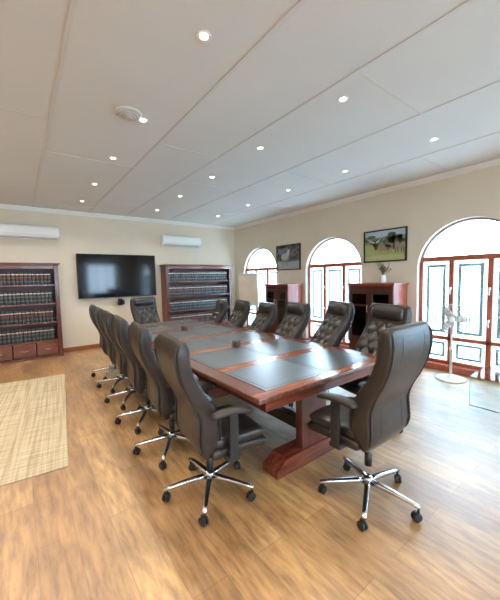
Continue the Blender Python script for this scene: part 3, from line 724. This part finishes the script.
# -------------------------------------------------------------------- chairs
# back profile (base chair): z, y of rear surface, thickness, half-width
PROF=[(1.12,-0.268,0.065,0.236),(1.08,-0.286,0.080,0.246),(1.0,-0.288,0.090,0.248),(0.9,-0.268,0.096,0.246),(0.8,-0.226,0.106,0.240),(0.72,-0.184,0.118,0.236),(0.64,-0.158,0.134,0.236),(0.56,-0.158,0.15,0.242),(0.48,-0.162,0.152,0.244),(0.42,-0.146,0.135,0.236),(0.385,-0.115,0.10,0.21)]
def prof(z): return interp(PROF,z)
def front(z):
    y,t,a=prof(z); return y+t
def make_chair():
    r=thing('office_chair','','chair')
    # shell
    sh=MB(); rings=[]
    zs=[1.12-(1.12-0.385)*i/30 for i in range(31)]
    def ring(z,sc_=1.0,dz=0.0):
        y,t,a=prof(z)
        e=0.01; dy=(prof(min(1.12,z+e))[0]-prof(max(0.385,z-e))[0])/(min(1.12,z+e)-max(0.385,z-e))
        tg=Vector((0,dy,1)).normalized(); nm=Vector((0,tg.z,-tg.y))
        return supring(Vector((0,y+t/2,z+dz)),(1,0,0),nm,a*(1-(1-sc_)*0.2),t/2*sc_,7.0,40)
    rings=[ring(1.12,0.3,0.016),ring(1.12,0.7,0.012)]+[ring(z) for z in zs]+[ring(0.385,0.7,-0.012),ring(0.385,0.3,-0.016)]
    sh.loft(rings); sh.build('backrest',M['leather'],r)
    # piping: rear edges, front edges and the two seams on the rear face
    pp=MB()
    for s in (-1,1):
        pp.tube([(s*(prof(z)[2]-0.019),prof(z)[0]+0.001,z) for z in [1.11-0.71*i/60 for i in range(61)]],[0.0080 if i%2 else 0.0055 for i in range(61)],6)
        pp.tube([(s*(prof(z)[2]-0.12),prof(z)[0]+0.0008,z) for z in [1.11-0.71*i/40 for i in range(41)]],0.0024,5)
        pp.tube([(s*(prof(z)[2]-0.010),front(z)-0.008,z) for z in [1.10-0.6*i/40 for i in range(41)]],0.006,6)
    pp.tube([(x,prof(1.115)[0]+0.004,1.118) for x in [-0.22+0.44*i/10 for i in range(11)]],0.006,6)
    pp.build('piping',M['piping'],r)
    # headrest bolster
    hb=MB(); rs=[]
    for i in range(17):
        x=-0.20+0.40*i/16; k=(1-abs(2*i/16-1)**6)**0.5 if 0<i<16 else 0.25
        ring_=[(x,front(1.045)-0.012+0.052*max(k,0.35)*math.cos(2*PI*j/18)*1.0,1.045+0.072*(0.75+0.25*k)*math.sin(2*PI*j/18)) for j in range(18)]
        rs.append(ring_)
    hb.loft(rs); hb.build('headrest',M['leather2'],r)
    # tufted front pad
    tp=MB(); NU,NV=49,61; g=[]
    for j in range(NV):
        v=j/(NV-1); z=0.965-(0.965-0.47)*v
        for i in range(NU):
            u=-1+2*i/(NU-1)
            p_=(u*3.0+v*6.0); q_=(u*3.0-v*6.0)
            h=(abs(math.sin(PI*p_/1.0*0.5))*abs(math.sin(PI*q_/1.0*0.5)))**0.55
            ed=min(1,(1-abs(u))*5)*min(1,v*8,(1-v)*8)
            g.append((u*0.198,front(z)-0.004+ed*(0.004+0.042*h),z))
    tp.add(g,[(j*NU+i,j*NU+i+1,(j+1)*NU+i+1,(j+1)*NU+i) for j in range(NV-1) for i in range(NU-1)],0,True)
    tp.build('tufted_pad',M['leather2'],r)
    # seat: upper cushion and lower shell with rolled front
    TS=[0,0.015,0.05,0.15,0.3,0.45,0.6,0.72,0.82,0.87,0.91,0.945,0.97,0.986,0.996,1.0]
    def endf(t,k):
        if t>1-k: d=(t-(1-k))/k; return max(0.12,math.sqrt(max(0,1-d*d)))
        if t<0.05: return 0.6+0.4*math.sqrt(t/0.05)
        return 1.0
    st=MB(); rs=[]
    for t in TS:
        y=-0.06+0.375*t; e_=endf(t,0.14)
        rs.append(supring((0,y,0.465-0.012*math.sin(PI*t)-0.012*max(0,t-0.7)/0.3),(1,0,0),(0,0,1),0.245-0.02*(1-e_),0.046*e_,4,32))
    st.loft(rs); st.build('seat',M['leather2'],r)
    sb=MB(); rs=[]
    for t in TS:
        y=-0.08+0.415*t; e_=endf(t,0.13)
        rs.append(supring((0,y,0.395-0.012*max(0,t-0.6)/0.4),(1,0,0),(0,0,1),0.25-0.02*(1-e_),0.042*e_,4,32))
    sb.loft(rs); sb.build('seat_base',M['leather'],r)
    # arms
    for s in (-1,1):
        a=MB(); rs=[]
        for i in range(13):
            t=i/12; y=-0.105+0.29*t; zc=0.672+0.014*math.sin(PI*t)-0.016*t*t; w_=0.038-0.006*abs(2*t-1); k=1.0 if 0<i<12 else 0.5
            rs.append(supring((s*0.292,y,zc),(1,0,0),(0,0,1),w_*k,0.019*k,3,16))
        a.loft(rs); ao=a.build('armrest',M['leather'],r)
        p=MB(); p.box(s*0.292-0.011,s*0.292+0.011,0.015,0.075,0.385,0.66,bev=0.004); p.box(s*0.20,s*0.303,0.005,0.085,0.36,0.395,bev=0.005)
        p.build('arm_post',M['plastic'],ao)
    me_=MB(); me_.box(-0.085,0.085,-0.05,0.15,0.31,0.362,bev=0.012); me_.tube([(0.1,0.02,0.335),(0.24,0.04,0.325)],0.007,8)
    me_.build('tilt_mechanism',M['plastic'],r)
    MB().lathe([(0.0,0.15),(0.024,0.15),(0.024,0.235),(0.015,0.24),(0.015,0.31),(0.0,0.31)],16).build('gas_lift',M['plastic'],r)
    MB().lathe([(0.0,0.085),(0.024,0.085),(0.034,0.095),(0.034,0.135),(0.028,0.15),(0.0,0.15)],20).build('hub',M['chrome'],r)
    for k in range(5):
        a=2*PI*k/5; d=Vector((math.cos(a),math.sin(a),0)); sd=Vector((-d.y,d.x,0)); up=Vector((0,0,1))
        l=MB(); rs=[]
        for i in range(7):
            t=i/6; c=d*(0.03+0.29*t)+up*(0.118-0.030*t**1.4); rs.append(supring(c,sd,up,0.021-0.007*t,0.017-0.007*t,4,12))
        l.loft(rs); lo=l.build('leg',M['chrome'],r)
        w_=MB(); e=d*0.31
        w_.lathe([(0.007,0.045),(0.007,0.085)],8,(e.x,e.y,0))
        ca=a+0.9; cd=Vector((math.cos(ca),math.sin(ca),0)); cs=Vector((-cd.y,cd.x,0)); wc=e-cd*0.012+up*0.028
        for s in (-1,1):
            rs=[]
            for off,rad in ((0.005,0.02),(0.006,0.028),(0.018,0.028),(0.021,0.02)):
                rs.append([wc+cs*(s*off)+cd*(rad*math.cos(2*PI*j/16))+up*(rad*math.sin(2*PI*j/16)) for j in range(16)])
            w_.loft(rs,smooth=False)
        w_.obox(wc+up*0.018,cd,cs,up,0.016,0.007,0.014)
        w_.build('caster',M['plastic'],lo)
    return r
LOW={'leg','hub'}
proto=None
BACK={'backrest','piping','headrest','tufted_pad'}
def place(x,y,facing,dh,star,label,group,rec=0.0):
    """facing: angle of local +y in the world"""
    global proto
    if proto is None:
        proto=make_chair(); c=proto
    else: c=copy_tree(proto)
    for ch in c.children:
        base=ch.name.split('.')[0]
        if base in LOW: ch.rotation_euler=(0,0,star); ch.location=(0,0,0)
        elif base=='gas_lift':
            ch.location=(0,0,0.02+dh*0.8)
        elif base in BACK:
            py,pz=-0.10,0.44
            ch.rotation_euler=(rec,0,0)
            ch.location=(0,py-(py*math.cos(rec)-pz*math.sin(rec)),pz-(py*math.sin(rec)+pz*math.cos(rec))+dh)
        elif base=='armrest': ch.location=(0,0,dh if x<2.5 and y<1.4 else min(dh,0.008))
        else: ch.location=(0,0,dh)
    c.location=(x,y,0); c.rotation_euler=(0,0,facing-PI/2)
    tag(c,label,'chair',group)
    return c
GL='black leather office chairs around the conference table'
base='black leather office chair '
sd=math.radians
names=['nearest the camera','second from the camera','third from the camera','fourth from the camera','fifth from the camera','farthest from the camera']
left=[(1.006,1.85,-0.10),(1.02,2.55,-0.12),(1.04,3.25,-0.12),(1.08,3.93,-0.1),(1.115,4.58,-0.1),(1.155,5.21,-0.1)]
for i,(x,y,a) in enumerate(left):
    # star legs: world angle 18 deg; local = world - facing + 90
    place(x,y,a,0.0,sd(18)-a+PI/2,base+'on the left side of the table, '+names[i],GL)
right=[(2.72,1.71,PI-0.26,0.08,0.08),(2.72,2.37,PI-0.42,0.09,0.12),(2.72,3.01,PI-0.2,0.036,0.12),(2.72,3.67,PI-0.25,0.007,0.12),(2.72,4.31,PI-0.2,0.013,0.12),(2.72,4.98,PI-0.25,-0.012,0.12)]
for i,(x,y,a,dh,rec) in enumerate(right):
    place(x,y,a,dh,0.3*i,base+'on the window side of the table, '+names[i],GL,rec)
place(1.815,1.125,PI/2,0.072,sd(64),base+'at the near end of the table, seen from behind',GL)
place(1.915,5.62,-PI/2+0.15,0.045,0.2,base+'at the far end of the table, below the television',GL)

# ------------------------------------------------------------------- light
wd=bpy.data.worlds.new('sky'); sc.world=wd; wd.use_nodes=True
bg=wd.node_tree.nodes['Background']; bg.inputs['Color'].default_value=(0.60,0.80,1.0,1); bg.inputs['Strength'].default_value=20.0
def portal(loc,rot,sx,sy):
    l=bpy.data.lights.new('window_portal','AREA'); l.shape='RECTANGLE'; l.size=sx; l.size_y=sy; l.cycles.is_portal=True
    o=bpy.data.objects.new('window_portal',l); COL.objects.link(o); o.location=loc; o.rotation_euler=rot
for k in WC: portal((XR+T+0.02,WC[k],1.15),(0,PI/2,0),2.4,1.5)
for a,b in RWS: portal(((a+b)/2,YB-T-0.02,1.62),(PI/2,0,0),b-a,RZ1-RZ0)

vs=sc.view_settings; vs.view_transform='Standard'; vs.look='None'; vs.exposure=0.4; vs.gamma=1.0; vs.use_curve_mapping=False
sc.cycles.use_denoising=True
sc.cycles.max_bounces=10; sc.cycles.diffuse_bounces=6; sc.cycles.transparent_max_bounces=16
sc.cycles.caustics_reflective=False; sc.cycles.caustics_refractive=False
sc.cycles.sample_clamp_indirect=6
